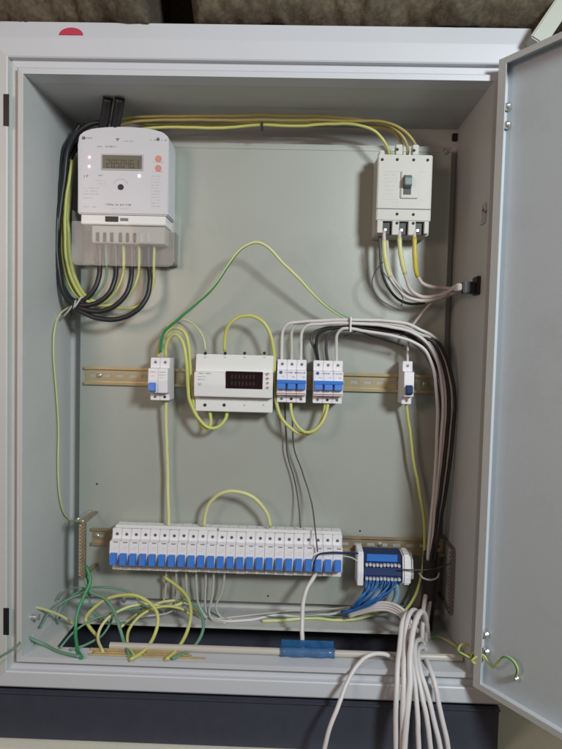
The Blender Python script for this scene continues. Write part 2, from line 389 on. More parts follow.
# ------------------------------------------------------------------ modular breakers
MOD = .01778
FY, SY = YP-.070, YP-.052                     # front face and shoulder planes
def mcb_prof(zb, h=.078, lo=.015, mid=.045, fy=FY):
    return [(YP-.009, zb), (YP-.009, zb+h), (SY, zb+h), (SY, zb+lo+mid), (fy, zb+lo+mid-.001), (fy-.002, zb+lo+mid*.5), (fy, zb+lo), (SY, zb+lo-.0005), (SY, zb)]
def mcb(name, label, cat, x0, zb, poles, style, group=None):
    x1 = x0+poles*MOD-.0003
    t = thing(name, ((x0+x1)/2, YP-.009, zb), label, cat, group)
    for p in range(poles):
        MB().prism(mcb_prof(zb), x0+p*MOD, x0+(p+1)*MOD-.0003, .0007).build('pole_housing', WHT, t) if style != 'relay' else None
    if style == 'relay': MB().prism(mcb_prof(zb, .1045, .0285, .045), x0, x1, .0010).build('housing', WHT2, t)
    zt = zb+.078
    for p in range(poles):
        c = x0+(p+.5)*MOD
        if style == 'relay': break
        MB().cyl((c, SY-.0003, zt-.008), (0, -1, 0), .0026, .0006, 10).build('screw_hole', SCRW, t)
        MB().cyl((c, SY-.0003, zb+.0065), (0, -1, 0), .0026, .0006, 10).build('screw_hole', SCRW if p != 1 else HOLE, t)
    return t, x0, x1, zb, zt
def three_pole(px, py, label, seed):
    q = P(px, py, SY)
    t, x0, x1, zb, zt = mcb('three_pole_breaker', label, 'circuit breaker', q.x, q.z, 3, 'mcb', 'three pole breakers on the middle rail')
    f = FY
    MB().box(x0+.0006, x1-.0006, f-.0112, f-.0014, zb+.0362, zb+.0425, .0008).build('toggle_bar', BLUE, t)
    for p in range(3):
        c = x0+(p+.5)*MOD
        MB().prism([(f-.0013, zb+.0245), (f-.0013, zb+.036), (f-.0105, zb+.036), (f-.0125, zb+.0265)], c-.0072, c+.0072, .0007).build('toggle', BLUE, t)
    b = MB(); scribble(b, x0+.014, x1-.002, zb+.0545, .0022, f-.0012, seed)
    b.cyl((x0+.007, f-.0006, zb+.0555), (0, -1, 0), .003, .0006, 14)
    b.build('blue_print', INKB, t)
    b = MB()
    for p in range(3): scribble(b, x0+p*MOD+.010, x0+p*MOD+.015, zb+.047, .0018, f-.0017, seed+p)
    b.build('grey_print', INK, t)
    MB().box(x0+.001, x1-.001, f-.0012, f+.0002, zb+.0172, zb+.0186).build('brown_line', INKR, t)
    return t
three_pole(276.6, 402, 'left of the two white three pole breakers with linked blue toggles, beside the display relay', 11)
three_pole(312.6, 403, 'right of the two white three pole breakers with linked blue toggles, beside the bare rail', 31)
# two pole device on the left
q = P(150.3, 400, SY)
t, x0, x1, zb, zt = mcb('residual_current_breaker', 'white two pole breaker with one blue toggle on the left end of the middle rail', 'circuit breaker', q.x, q.z, 2, 'mcb')
MB().prism([(FY-.0013, zb+.016), (FY-.0013, zb+.034), (FY-.010, zb+.033), (FY-.013, zb+.020)], x0+.003, x0+.0145, .0008).build('toggle', BLUE, t)
b = MB(); scribble(b, x0+.003, x0+.014, zb+.052, .0022, FY-.0014, 3); scribble(b, x0+.003, x0+.012, zb+.045, .0022, FY-.0018, 4); b.build('orange_print', INKO, t)
b = MB(); [scribble(b, x0+.020, x0+.032, zb+z, .0015, FY-.0018, int(z*9999)) for z in (.052, .047, .042, .036)]; b.build('grey_print', GREYB, t)
# single pole on the right
q = P(401.5, 404, SY)
t, x0, x1, zb, zt = mcb('single_pole_breaker', 'lone white single pole breaker with dark blue toggle, right end of middle rail', 'circuit breaker', q.x, q.z, 1, 'mcb')
MB().prism([(FY-.0013, zb+.018), (FY-.0013, zb+.036), (FY-.009, zb+.035), (FY-.012, zb+.022)], x0+.003, x0+.0145, .0008).build('toggle', BLUED, t)
# the long row
q = P(112.3, 569.5, SY); x00, zrow = q.x, q.z
ordw = ['first', 'second', 'third', 'fourth', 'fifth', 'sixth', 'seventh', 'eighth', 'ninth', 'tenth', 'eleventh', 'twelfth', 'thirteenth', 'fourteenth', 'fifteenth', 'sixteenth', 'seventeenth', 'eighteenth', 'nineteenth', 'twentieth', 'twenty-first', 'twenty-second', 'twenty-third', 'twenty-fourth']
def rowlabel(i):
    s = 'white breaker with blue toggle in the long bottom row, '
    if i == 0: return s+'the leftmost one'
    if i == 23: return s+'the rightmost one'
    if i == 21: return s+'behind the thin dark wire'
    if i < 12: return s+ordw[i]+' from the left end'
    return s+ordw[23-i]+' from the right end'
zb = zrow; zt = zb+.078
t0 = thing('circuit_breaker', (x00+MOD/2, YP-.009, zb), rowlabel(0), 'circuit breaker', 'single breakers in the long bottom row')
MB().prism(mcb_prof(zb), x00, x00+MOD-.0004, .0007).build('housing', WHT, t0)
c = x00+MOD/2
MB().prism([(FY-.0013, zb+.0165), (FY-.0013, zb+.0395), (FY-.0075, zb+.039), (FY-.012, zb+.020)], c-.0060, c+.0060, .0008).build('toggle', BLUE, t0)
MB().cyl((c, SY-.0003, zt-.010), (0, -1, 0), .0028, .0006, 10).build('screw_hole', SCRW, t0)
MB().box(c-.002, c+.006, FY-.0003, FY+.0005, zb+.0575, zb+.0590).build('marker_slot', INK, t0)
b = MB(); scribble(b, c-.006, c+.006, zb+.049, .0022, FY-.0015, 5, .7); scribble(b, c-.006, c+.004, zb+.045, .002, FY-.0018, 6, .6); b.build('print', INKO, t0)
MB().cyl((c-.001, YP-.030, zt-.0005), (0, 0, 1), .0035, .0010, 10).build('terminal_hole', HOLE, t0)
for i in range(1, 24):
    r = copy_tree(t0); r.location.x = t0.location.x+i*MOD; r.location.y += random.uniform(-.0006, .0003); r.location.z += random.uniform(-.0004, .0004); r['label'] = rowlabel(i)
# comb bus bar covers on top of the row
for (a, c, lab) in ((0.25, 10.9, 'left shorter white comb busbar strip lying on top of the bottom breaker row'), (11.1, 23.9, 'right longer white comb busbar strip lying on top of the bottom breaker row')):
    xa, xb_ = x00+a*MOD, x00+c*MOD
    t = thing('comb_busbar', ((xa+xb_)/2, YP-.045, zt), lab, 'busbar', 'comb busbars of the bottom row')
    MB().box(xa, xb_, YP-.050, YP-.044, zt+.0003, zt+.006, .0008).build('insulating_strip', WHT2, t)
    b = MB()
    for k in range(int(c)-int(a)):
        xx = xa+(k+.5)*MOD
        if xx < xb_-.004: MB().box(xx-.003, xx+.003, YP-.043, YP-.034, zt+.0002, zt+.0022).build('tooth', WHT, t)

# ------------------------------------------------------------------ voltage relay with display (eight modules)
q = P(195.2, 410.8, SY)
t, x0, x1, zb, zt = mcb('display_relay', 'wide white relay with dark display and four small buttons on middle rail', 'relay', q.x, q.z, 8, 'relay')
zt = zb+.1045
def fx(px, py): v = P(px, py, FY-.002); return v
a, c = fx(225.8, 371), fx(262.5, 389.3)
MB().box(a.x, c.x, FY-.0026, FY-.0005, c.z, a.z, .0006).build('display', DISP, t)
b = MB()
for r_ in range(2):
    for k in range(7): b.box(a.x+.010+k*.0065, a.x+.013+k*.0065, FY-.0028, FY-.0024, c.z+.006+r_*.012, c.z+.013+r_*.012)
b.build('segments', SEG, t)
for py in (373.8, 378.4, 383.0, 387.6):
    v = fx(267.6, py); MB().cyl((v.x, FY-.0005, v.z), (0, -1, 0), .0028, .0026, 14).build('button', INKO, t)
    MB().box(v.x-.0022, v.x+.0022, FY-.0033, FY-.0031, v.z-.0006, v.z+.0006).box(v.x-.0006, v.x+.0006, FY-.0033, FY-.0031, v.z-.0018, v.z+.0018).build('button_mark', INK, t)
for px in (205.4, 225.2, 244.7, 264.4):
    v = P(px, 353.2, SY); MB().cyl((v.x, SY-.0003, v.z), (0, -1, 0), .0030, .0006, 12).build('screw_hole', HOLE, t)
    MB().box(v.x-.002, v.x+.002, SY-.0003, SY, v.z-.0085, v.z-.0065).build('terminal_mark', GREYB, t)
for px, m in ((205, HOLE), (224.2, HOLE), (244.6, GREYB), (263.6, GREYB)):
    v = P(px, 405, SY); MB().cyl((v.x, SY-.0003, v.z), (0, -1, 0), .0030 if m is HOLE else .0016, .0006, 12).build('screw_hole', m, t)
b = MB(); v = fx(198, 372); scribble(b, v.x, v.x+.021, v.z-.003, .0026, FY-.0014, 8); scribble(b, v.x, v.x+.014, v.z-.009, .0018, FY-.0018, 9); scribble(b, v.x, v.x+.012, v.z-.014, .0018, FY-.0022, 10); scribble(b, v.x+.001, v.x+.009, v.z-.024, .006, FY-.0024, 12); b.build('grey_print', GREYB, t)

# ------------------------------------------------------------------ moulded case breaker, top right
MF = YP-.066
q0, q1 = P(378.3, 154, MF), P(430, 237, MF)
t = thing('moulded_case_breaker', ((q0.x+q1.x)/2, YP, q1.z), 'large light grey moulded case breaker with a green grey toggle, upper right of plate', 'circuit breaker')
x0, x1, z1, z0 = q0.x, q1.x, q0.z, q1.z
def mz(py): return P(404, py, MF).z
def mx(px): return P(px, 195, MF).x
zl = mz(221)                                   # bottom of the full front; below it the terminal slots
MB().box(x0, x1, MF+.012, YP-.0005, z0+.004, z1-.001, .0015).build('base', MCCBM, t)
MB().box(x0, x1, MF, MF+.0115, zl, z1, .0015).build('cover', MCCBM, t)
for a, c in ((378.3, 383.8), (393.3, 400.3), (409.5, 416.8), (425.5, 430)):
    MB().box(mx(a), mx(c), MF+.0004, MF+.0115, z0+(.006 if c < 384 or a > 425 else .003), zl-.0002, .0008).build('phase_barrier', MCCBM, t)
for a, c in ((383.8, 393.3), (400.3, 409.5), (416.8, 425.5)):
    MB().box(mx(a)+.0003, mx(c)-.0003, MF+.009, MF+.0118, z0+.005, zl-.0003).build('terminal_slot', BLK, t)
    screw((mx((a+c)/2)-.003, MF+.009, z0+.012), (0, -1, 0), .0042, t, name='terminal_bolt', h=.005)
for a, c in ((395.2, 401.8), (412.0, 418.0)):
    MB().box(mx(a-.5), mx(c-.5), MF+.002, MF+.020, z1+.0002, mz(144), .0008).build('top_lug', MCCBM, t)
MB().box(mx(379), mx(384), MF+.010, MF+.04, z1+.0002, z1+.010, .001).build('top_lug', MCCBM, t)
for a, c, y in ((397.5, 149, .002), (414.2, 150, .002), (382.3, 159.5, 0), (397.3, 159.5, 0), (413.7, 159.8, 0), (427.7, 160, 0), (397, 214, 0), (413.3, 214.5, 0), (397, 223, .0004), (413.3, 223.2, .0004)):
    v = P(a, c, MF); MB().cyl((v.x, MF+y-.0002, v.z), (0, -1, 0), .0026, .0005, 12).build('screw_hole', HOLE, t)
# toggle with its raised surround
MB().box(mx(400.3), mx(418), MF-.0035, MF-.0001, mz(198.5), mz(171), .0012).build('toggle_surround', MCCBM, t)
MB().box(mx(402.8), mx(410.5), MF-.0040, MF-.0034, mz(195), mz(175.5)).build('toggle_slot', BLK, t)
MB().prism([(MF-.0041, mz(189.5)), (MF-.0041, mz(176.2)), (MF-.010, mz(176.6)), (MF-.016, mz(180.0)), (MF-.016, mz(186.5))], mx(403.0), mx(410.2), .0008).build('toggle', TOG, t)
MB().box(x0+.0008, x1-.0008, MF-.0006, MF+.0004, mz(209.4), mz(208.4)).build('cover_seam', INK, t)
b = MB()
for py in (171.5, 199.5): b.box(mx(383), mx(399.5), MF-.0002, MF, mz(py)-.0005, mz(py)); b.box(mx(419), mx(426), MF-.0002, MF, mz(py)-.0005, mz(py))
for k, py in enumerate((175, 178.5, 182, 186, 190, 194)): scribble(b, mx(384), mx(384)+random.uniform(.014, .024), mz(py)-.0008, .0016, MF-.0002, k)
for k, py in enumerate((202.5, 206)): scribble(b, mx(392), mx(402), mz(py)-.0008, .0018, MF-.0002, k+50)
b.build('grey_print', GREYB, t)
# ------------------------------------------------------------------ electricity meter, top left
EF = YP-.072
def ez(py): return P(120, py, EF).z
def ex(px): return P(px, 190, EF).x
t = thing('electricity_meter', ((ex(78)+ex(168))/2, YP, ez(264)), 'white electricity meter with small lcd and clear terminal cover, upper left of plate', 'electricity meter')
xa, xb_ = ex(77.6), ex(168.2); zA, zB = ez(138), ez(214.5); n = 14
arc = [(xa+.001, ez(136))]+[(xa+(xb_-xa)*i/n, ez(134.5)+.0135*(1-(2*i/n-1)**2)**.6) for i in range(1, n)]+[(xb_-.001, ez(136))]
prf = [(xb_, zB), (xa, zB)]+[(xa, ez(145))]+arc+[(xb_, ez(145))]
MB().prism(prf, EF, YP-.012, .002, axis='y').build('case', METW, t)
MB().box(xa+.004, xb_-.004, YP-.0118, YP-.0005, ez(226), ez(140), .001).build('back_base', MCCBM, t)
MB().box(ex(75), ex(171), YP-.025, YP-.0005, ez(261), ez(226)-.0005, .001).build('terminal_tray', mat('grey_brown_plastic', (.17, .16, .135), .5), t)
# lcd
MB().box(ex(101), ex(143.2), EF-.0016, EF+.0005, ez(170.5), ez(154), .0010).build('display_bezel', GREYB, t)
dl = MB().box(ex(102.5), ex(141.8), EF-.0019, EF-.0012, ez(169), ez(155.5)).build('display', LCD, t)
b = MB(); x = ex(107)
segs = {'2': 'abged', '8': 'abcdefg', '5': 'afgcd', '0': 'abcdef', '4': 'fgbc', '6': 'afgecd', '1': 'bc'}
for ch in '2850461':
    wd, hh = .0050, .0125; zc0 = ez(167.5)
    for s in segs[ch]:
        X0, X1, Z0, Z1 = {'a': (0, 1, 1, 1), 'g': (0, 1, .5, .5), 'd': (0, 1, 0, 0), 'b': (1, 1, .5, 1), 'c': (1, 1, 0, .5), 'f': (0, 0, .5, 1), 'e': (0, 0, 0, .5)}[s]
        b.box(x+X0*wd-.0005, x+X1*wd+.0005, EF-.0022, EF-.0020, zc0+Z0*hh-.0005, zc0+Z1*hh+.0005)
    x += .0085
b.build('digits', LCDG, dl)
for a, c, m, n_ in ((89.2, 157.8, LEDR, 'pink_light'), (89.0, 167, LEDR, 'pink_light'), (139, 175.5, LEDW, 'white_light')):
    MB().cyl((ex(a), EF-.0001, ez(c)), (0, -1, 0), .0026, .0016, 14, r2=.0016).build(n_, m, t)
# round optical port
b = MB(); cx_, cz_ = ex(120.8), ez(187)
for i in range(22):
    a0, a1 = math.radians(20+140*i/22), math.radians(20+140*(i+1)/22)
    vs = [b.bm.verts.new((cx_+r*math.cos(a), EF-.0003, cz_+r*math.sin(a))) for r, a in ((.0135, a0), (.0145, a0), (.0145, a1), (.0135, a1))]; b.bm.faces.new(vs)
b.build('port_ring', GREYB, t)
MB().cyl((cx_, EF-.0001, cz_), (0, -1, 0), .0052, .0022, 20, r2=.0046).build('port', BLK, t)
for a in (83.5, 157.5):
    screw((ex(a), EF, ez(138.5)), (0, -1, 0), .0026, t, m=SCRW)
def blob_print(name, m, rows):
    b = MB()
    for k, (a, c, p2, h) in enumerate(rows): scribble(b, ex(a), ex(c), ez(p2), h, EF-.0002, 70+k)
    b.build(name, m, t)
blob_print('dark_print', INK, [(97, 117, 147.5, .0030), (122, 132, 141.6, .0022), (106, 132, 205.5, .0032), (83, 91, 139.5, .0035), (150, 166, 140.2, .0028), (84, 88, 178, .0055), (97, 103, 176.5, .0030)])
MB().prism([(ex(117)-.0, ez(141.3)), (ex(119), ez(138.2)), (ex(115.4), ez(138.2))], EF-.0004, EF-.0001, axis='y').build('emblem', INK, t)
blob_print('fine_print', GREYB, [(83, 99, 189, .002), (83, 97, 192, .002), (83, 98, 195, .002), (83, 93, 199, .002), (96, 106, 181.5, .0022), (98, 106, 184.5, .0018), (83, 97, 208, .0022), (112, 130, 209, .0016)]+[(151, 160, 176+3*k, .002) for k in range(11)])
for a, c in ((158, 158), (158, 167.5)):
    b = MB().cyl((ex(a), EF-.0003, ez(c)), (0, 1, 0), .0060, .0003, 16); scribble(b, ex(a)-.009, ex(a)+.009, ez(c)-.007, .0030, EF-.0003, 5); b.build('red_stamp', INKR if False else mat('faded_red_print', (.62, .27, .22), .6), t)
# grey strip with small dark window below the case, then the terminals behind a clear cover
MB().box(ex(80.5), ex(165.5), EF+.004, YP-.012, ez(224), zB-.0003, .0008).build('lower_strip', WHT2, t)
MB().box(ex(105), ex(118), EF+.003, EF+.0038, ez(221.5), ez(216)).build('strip_window', BLK, t)
MB().box(ex(120), ex(128), EF+.0034, EF+.0038, ez(220.5), ez(217.5)).build('strip_print', INK, t)
MB().box(ex(90), ex(164), EF+.012, YP-.012, ez(242), ez(224.5), .001).build('terminal_block', mat('warm_grey_plastic', (.40, .39, .36), .5), t)
for k in range(8):
    if k in (2,): pass
    x = ex(96.5+k*7.2+(1.5 if k > 2 else 0)); b = MB().box(x-.004, x+.002, EF+.0108, EF+.0118, ez(241), ez(231.5)); b.build('terminal_window', HOLE if k < 6 else GREYB, t)
cv = MB()
cz0, cz1, cxa, cxb = ez(266), ez(222), ex(72), ex(175)
cv.prism([(cxa, cz1), (cxb, cz1), (cxb, cz0+.010), (cxb-.003, cz0+.003), (cxb-.010, cz0), (cxa+.010, cz0), (cxa+.003, cz0+.003), (cxa, cz0+.010)], EF-.002, EF+.0005, .0008, axis='y')
cv.box(cxa, cxa+.0015, EF+.0022, YP-.012, cz0+.010, cz1+.02).box(cxb-.0015, cxb, EF+.0022, YP-.012, cz0+.010, cz1+.02)
cv.build('terminal_cover', CLR, t)

# ------------------------------------------------------------------ earth bars in the lower corners
def bar(px, py0, py1, Y, label, mtl, n, X=None):
    q0, q1 = P(px, py0, Y), P(px, py1, Y); x = q0.x
    t = thing('earth_bar', (x, Y, q1.z), label, 'terminal bar', 'vertical terminal bars in the lower corners')
    MB().box(x-.0035, x+.0035, Y-.004, Y+.004, q1.z, q0.z, .0006).build('bar', mtl, t)
    for k in range(n):
        z = q1.z+(q0.z-q1.z)*(k+.5)/n
        MB().cyl((x-.0035 if x < 0 else x-.0035, Y, z), (-1, 0, 0), .0026, .004, 8).cyl((x, Y-.004, z), (0, -1, 0), .0027, .005, 8).build('screw', mtl, t)
    for z, zz in ((q0.z, 1), (q1.z, -1)):
        MB().box(x-.005, x+.003, Y-.005, YP+(.0 if x < 0 else .02), min(z, z+zz*.005), max(z, z+zz*.005), .001).build('bracket', mtl, t)
    return t
bar(84, 524, 577, .115, 'old brass terminal bar with many screws in the lower left corner', BRS, 15)
b = MB(); q = P(88, 514, .12)
tb = bar(454, 551, 612, .115, 'shaded terminal bar in the lower right corner beside the door edge', mat('shaded_bar_metal', (.24, .23, .22), .5, .5), 15)  # shade of the corner put into the bar's darker metal colour
q0, q1 = P(77, 520, .10), P(91, 511, .135)
tag(MB().tube(spline([q0, (q0+q1)/2+Vector((0, 0, .001)), q1]), .003).build('bent_bracket', STL), 'small shiny bent bolt on top of the left brass terminal bar', 'bolt')

# ------------------------------------------------------------------ blue terminal block, lower right
TY = YP-.055
def tz(py): return P(385, py, TY).z
def tx(px): return P(px, 570, TY).x
t = thing('blue_terminal_block', (tx(386), YP, tz(583)), 'blue distribution terminal block with two rows of silver screws between white ends', 'terminal block')
MB().prism([(YP-.009, tz(583)), (YP-.009, tz(556)), (TY+.012, tz(556)), (TY+.010, tz(563)), (TY+.004, tz(572)), (TY, tz(576)), (TY, tz(583))], tx(364), tx(402), .001).build('body', BLUED, t)
MB().box(tx(367), tx(398), TY+.0085, TY+.0115, tz(563.5), tz(556.5), .0005).build('blue_cover', BLUE, t)
MB().prism([(YP-.009, tz(588)), (YP-.009, tz(553)), (TY+.006, tz(554)), (TY-.003, tz(573)), (TY-.003, tz(586))], tx(357.5), tx(363.5), .001).build('end_cap', WHT, t)
MB().prism([(YP-.009, tz(588)), (YP-.009, tz(555)), (TY+.006, tz(556)), (TY-.003, tz(575)), (TY-.003, tz(584))], tx(403), tx(411), .003).build('end_cap', WHT, t)
MB().prism([(YP-.02, tz(582)), (YP-.02, tz(556)), (TY+.010, tz(560)), (TY, tz(574)), (TY, tz(580))], tx(411.2), tx(414), .003).build('end_cap', MCCBM, t)
for row, (py, y) in enumerate(((566, TY+.006), (578.5, TY-.001))):
    b = MB().box(tx(365), tx(401), y-.0002, y+.004, tz(py+2.4), tz(py-2.4), .0006); b.build('busbar', BLUED, t)
    for k in range(10):
        x = tx(366.8+k*3.6); z = tz(py+.2*k*0)
        MB().cyl((x, y-.0003, z+random.uniform(-.0008, .0008)), (0, -1, 0), .0031, .0050, 8, r2=.0027).build('screw', TSC, t)
# blue wires leaving it
for k in range(15):
    x = 365.5+k*2.2; r = random.uniform(-4, 4); r2 = random.uniform(-3, 3)
    wire('blue_wire', 'thin blue wire in the tangle sweeping down left from the blue terminal block', BLUEW, .0016,
         [(x, 579.5, 56), (x-1+r2*.3, 586, 62+k%3*5), (x-5-k*.35+r, 596+r2*.4, 64+k%4*5), (x-11-k*.9+r+r2, 605-k*.1, 58+k%4*5), (353-k*.5+r2, 609+k*.3, 50+k%3*3), (345-k*.1+r, 611+k*.25+r2*.4, 36)], 'blue wires below the terminal block')
wire('light_blue_wire', 'pale blue grey wire hanging at the right of the blue strands', mat('pale_blue_pvc', (.18, .30, .38), .5), .006, [(396, 582, 35), (397, 592, 40), (394, 603, 45), (386, 611, 45)])

# ------------------------------------------------------------------ wires of the middle row
gy = 'yellow wires of the middle row'
wire('yellow_wire', 'outer of the two yellow wires arching between two pole breaker and relay', YEL, .0033, [(158.6, 357, 40), (160, 344, 42), (165, 334, 46), (174, 328, 50), (183, 331, 52), (188.5, 345, 52), (190.5, 370, 50), (192, 395, 48), (196, 414, 46), (202, 426, 44), (207, 430, 42), (210.5, 424, 40), (209.6, 409, 38)], gy)
wire('yellow_wire', 'inner of the two yellow wires arching between two pole breaker and relay', YEL, .0033, [(165.8, 357, 44), (166, 347, 46), (170, 337, 50), (176, 334.5, 54), (182, 341, 56), (186, 356, 58), (188, 380, 56), (190, 402, 54), (198, 418, 52), (209, 428, 48), (218, 427, 44), (226, 418, 40), (227.5, 409, 38)], gy)
wire('thin_yellow_wire', 'thin pale wire rising from the top left terminal of the display relay', YELP, .0015, [(205.5, 350, 38), (204, 340, 36), (198, 329, 30), (189, 321, 22), (178, 319, 15), (168, 325, 20), (163, 335, 30)])
wire('yellow_wire', 'long yellow wire arching from the relay top and looping below the three pole breakers', YEL, .0033, [(224.5, 351, 38), (225, 337, 42), (230, 324, 48), (240, 316.5, 52), (252, 316, 54), (264, 323, 54), (271, 337, 52), (274.3, 356, 48), (274.5, 380, 46), (276.3, 400, 46), (281, 417, 46), (290, 428, 46), (302, 434, 46), (315, 431, 44), (322, 420, 42), (326, 401, 40)], gy)
wire('yellow_wire', 'yellow jumper looping below from the left three pole breaker to the right one', YEL, .0030, [(290.7, 400, 42), (291.5, 412, 48), (295.5, 424, 54), (305, 432.5, 56), (314, 431, 56), (322, 423, 52), (326.5, 412, 46), (328.3, 401, 42)], gy)
wire('yellow_wire', 'yellow arch rising from the top of the long bottom breaker row', YELP, .0036, [(204, 527, 34), (205.5, 513, 36), (210.5, 502, 40), (220, 494, 44), (233, 491, 46), (247, 494, 46), (258, 502, 42), (267, 514, 38), (270.5, 527, 34)], None)
wire('pale_yellow_wire', 'straight pale yellow wire dropping from the two pole breaker to the bottom row', YELP, .0034, [(166, 399, 32), (166.3, 425, 26), (167.5, 460, 22), (168.3, 500, 24), (168.8, 527, 30)])
wire('yellow_green_wire', 'long yellow wire dropping from the lone right breaker past the lower rail', YEL, .0029, [(406, 402, 32), (408, 420, 28), (412, 450, 26), (418, 485, 26), (423.5, 515, 28), (425, 545, 30), (422.5, 570, 32), (416.5, 592, 36), (408, 607, 40), (400, 615, 44)])
wire('earth_wire', 'green and yellow striped wire arching high in the middle of the plate', [YELP, GRN], .0026, [(160.5, 352, 50), (164, 333, 60), (180, 318, 70), (196, 304, 75), (213, 287, 80), (229, 264, 82), (243, 248, 82), (256, 242, 82), (267, 246, 80), (283, 263, 74), (300, 280, 66), (320, 300, 55), (338, 314, 46), (352, 321, 44)], None, mi=[0, 0, 0, 1, 1, 1, 1, 1, 0], twist=9)
# pair of white/pinkish wires that run right and down
gw = 'pale wires bending right and down to the black sleeve'
def down(k, jit): 
    # common run down the right hand side
    return [(432+jit*.9, 338+k, 62-k), (443+jit, 357+k*.5, 60), (450+jit, 385, 58), (450.5+jit, 420, 56), (446+jit, 465, 54), (440+jit*.8, 510, 52), (434+jit*.6, 548, 50), (432+jit*.5, 562, 50)]
wire('white_wire', 'white wire from the first pole of the left three pole breaker, outermost bend', WWH, .0029, [(281.7, 362, 40), (281.7, 345, 44), (282.8, 330, 48), (288, 323.5, 52), (300, 321.5, 54), (330, 320, 58), (370, 320, 62), (405, 323, 64), (421, 330, 64)]+down(0, 3), gw)
wire('white_wire', 'greyish wire from the middle pole of the left three pole breaker', WGR, .0029, [(291.5, 362, 40), (291.8, 345, 42), (292, 332, 44), (296, 324.5, 47), (306, 322.5, 50), (340, 322, 54), (375, 323, 58), (402, 326, 60), (418, 333, 60)]+down(3, 0), gw)
wire('white_wire', 'white wire from the third pole of the left three pole breaker', WWH, .0029, [(300.8, 362, 40), (301, 348, 44), (302, 332, 50), (307, 325, 54), (320, 323.5, 58), (350, 323, 62), (385, 326, 66), (410, 331, 68), (424, 340, 66), (436, 358, 64), (442, 385, 60), (442.5, 420, 58), (439, 465, 56), (434.5, 510, 54), (430, 560, 50)], gw)
wire('grey_wire', 'dark grey wire from the first pole of the right three pole breaker', DGRY, .0029, [(317.5, 362, 40), (315, 350, 38), (311, 340, 36), (313, 333, 36), (322, 329, 38), (345, 326.5, 42), (380, 328, 46), (405, 331, 50), (420, 338, 50), (433, 352, 50), (441, 375, 48), (445, 420, 46), (443, 470, 44), (437, 515, 44), (431, 560, 44)], gw)
wire('grey_wire', 'black wire from the middle pole of the right three pole breaker', BLKW, .0029, [(318, 360, 40), (316, 345, 44), (318, 334, 46), (326, 329.5, 48), (350, 327, 50), (380, 330, 52), (404, 334, 54), (420, 343, 54), (431, 357, 54), (440, 378, 50), (446, 420, 48), (441, 470, 46), (435, 515, 46), (429, 560, 46)], gw)
wire('grey_wire', 'dark wire from the third pole of the right breaker', DGRY, .0029, [(327.6, 362, 40), (326, 348, 44), (328, 336, 46), (334, 331, 48), (350, 329, 48), (380, 333, 50), (404, 338, 50), (420, 348, 50), (430, 362, 48), (438, 388, 44), (441, 425, 44), (438, 470, 42), (433, 515, 42), (428, 560, 42)], gw)
wire('white_wire', 'white wire from the right pole of the right breaker sagging below the others', WWH, .0029, [(336.6, 362, 40), (336.3, 347, 46), (337.3, 334, 54), (343, 328.5, 60), (352, 328.5, 64), (370, 332, 68), (395, 336, 70), (412, 341, 70), (425, 350, 70), (433, 368, 68), (437, 400, 64), (437, 440, 60), (434, 490, 56), (430, 530, 54), (428, 560, 52)], gw)
for k, (j, nm, m) in enumerate(((-2.5, 'fourth', WPK), (-5.5, 'fifth', WPK))):
    wire('pinkish_wire', 'pinkish wire in the bundle on the right, '+('inner' if k == 0 else 'innermost')+' strand', m, .0029, [(352, 325, 40), (380, 326+k, 50), (406, 328+k*2, 56), (420, 334+k*2, 58)]+down(k*2, j), gw)
for lab, j in (('inner black wire running down in the pale bundle on the right', -2.2), ('outer black wire running down along the pale bundle on the right', 3.6)):
    wire('grey_wire', lab, BLKW, .0031, [(350, 327, 44), (380, 328, 54), (406, 331, 60), (421, 338, 60)]+[(a, b, c+3) for a, b, c in down(2, j)], gw)
wire('thin_black_wire', 'thin black wire sagging below the bundle right of the breakers', BLKW, .0014, [(344, 336, 60), (350, 334, 60), (356, 331, 58), (372, 336, 50), (392, 342, 44), (404, 346, 40)])
tag(MB().box(P(351, 325, .11).x-.0012, P(351, 325, .11).x+.0012, YP-.072, YP-.036, P(351, 332, .12).z, P(351, 317, .12).z, .0003).build('cable_tie', WHT), 'white cable tie around the bundle above the right breaker', 'cable tie')
wire('cream_wire', 'cream wire running from the wall plug down to the lone right breaker', WPK, .0024, [(459, 290, 46), (446, 291, 44), (432, 302, 40), (420, 315, 36), (411, 328, 32), (408, 345, 34), (407.5, 363, 38)])
# big black sleeve, lower right
def sleeve_pts(s): return spline(path(s))
wire('black_sleeve', 'black sleeved bundle in which the pinkish wires end, beside the right terminal bar', BLKW, .0145, [(431, 552, 40), (430, 575, 42), (428, 600, 42), (425, 625, 40), (423, 650, 48)], cat='cable sleeve', floor=False)
q = P(430, 578, YP-.060)
wire('cable_tie', 'dark tie tail sticking out of the black sleeve towards the wall', DGRY, .0012, [(400, 569.5, 62), (420, 570, 66), (438, 568, 60), (452, 563, 50), (460, 560, 45)], cat='cable tie')
wire('white_cable_tie', 'pale tie looped around the black sleeve', WGR, .0018, [(419, 573, 50), (423, 578, 62), (431, 580, 66), (438, 577, 58), (439, 573, 50)], cat='cable tie')
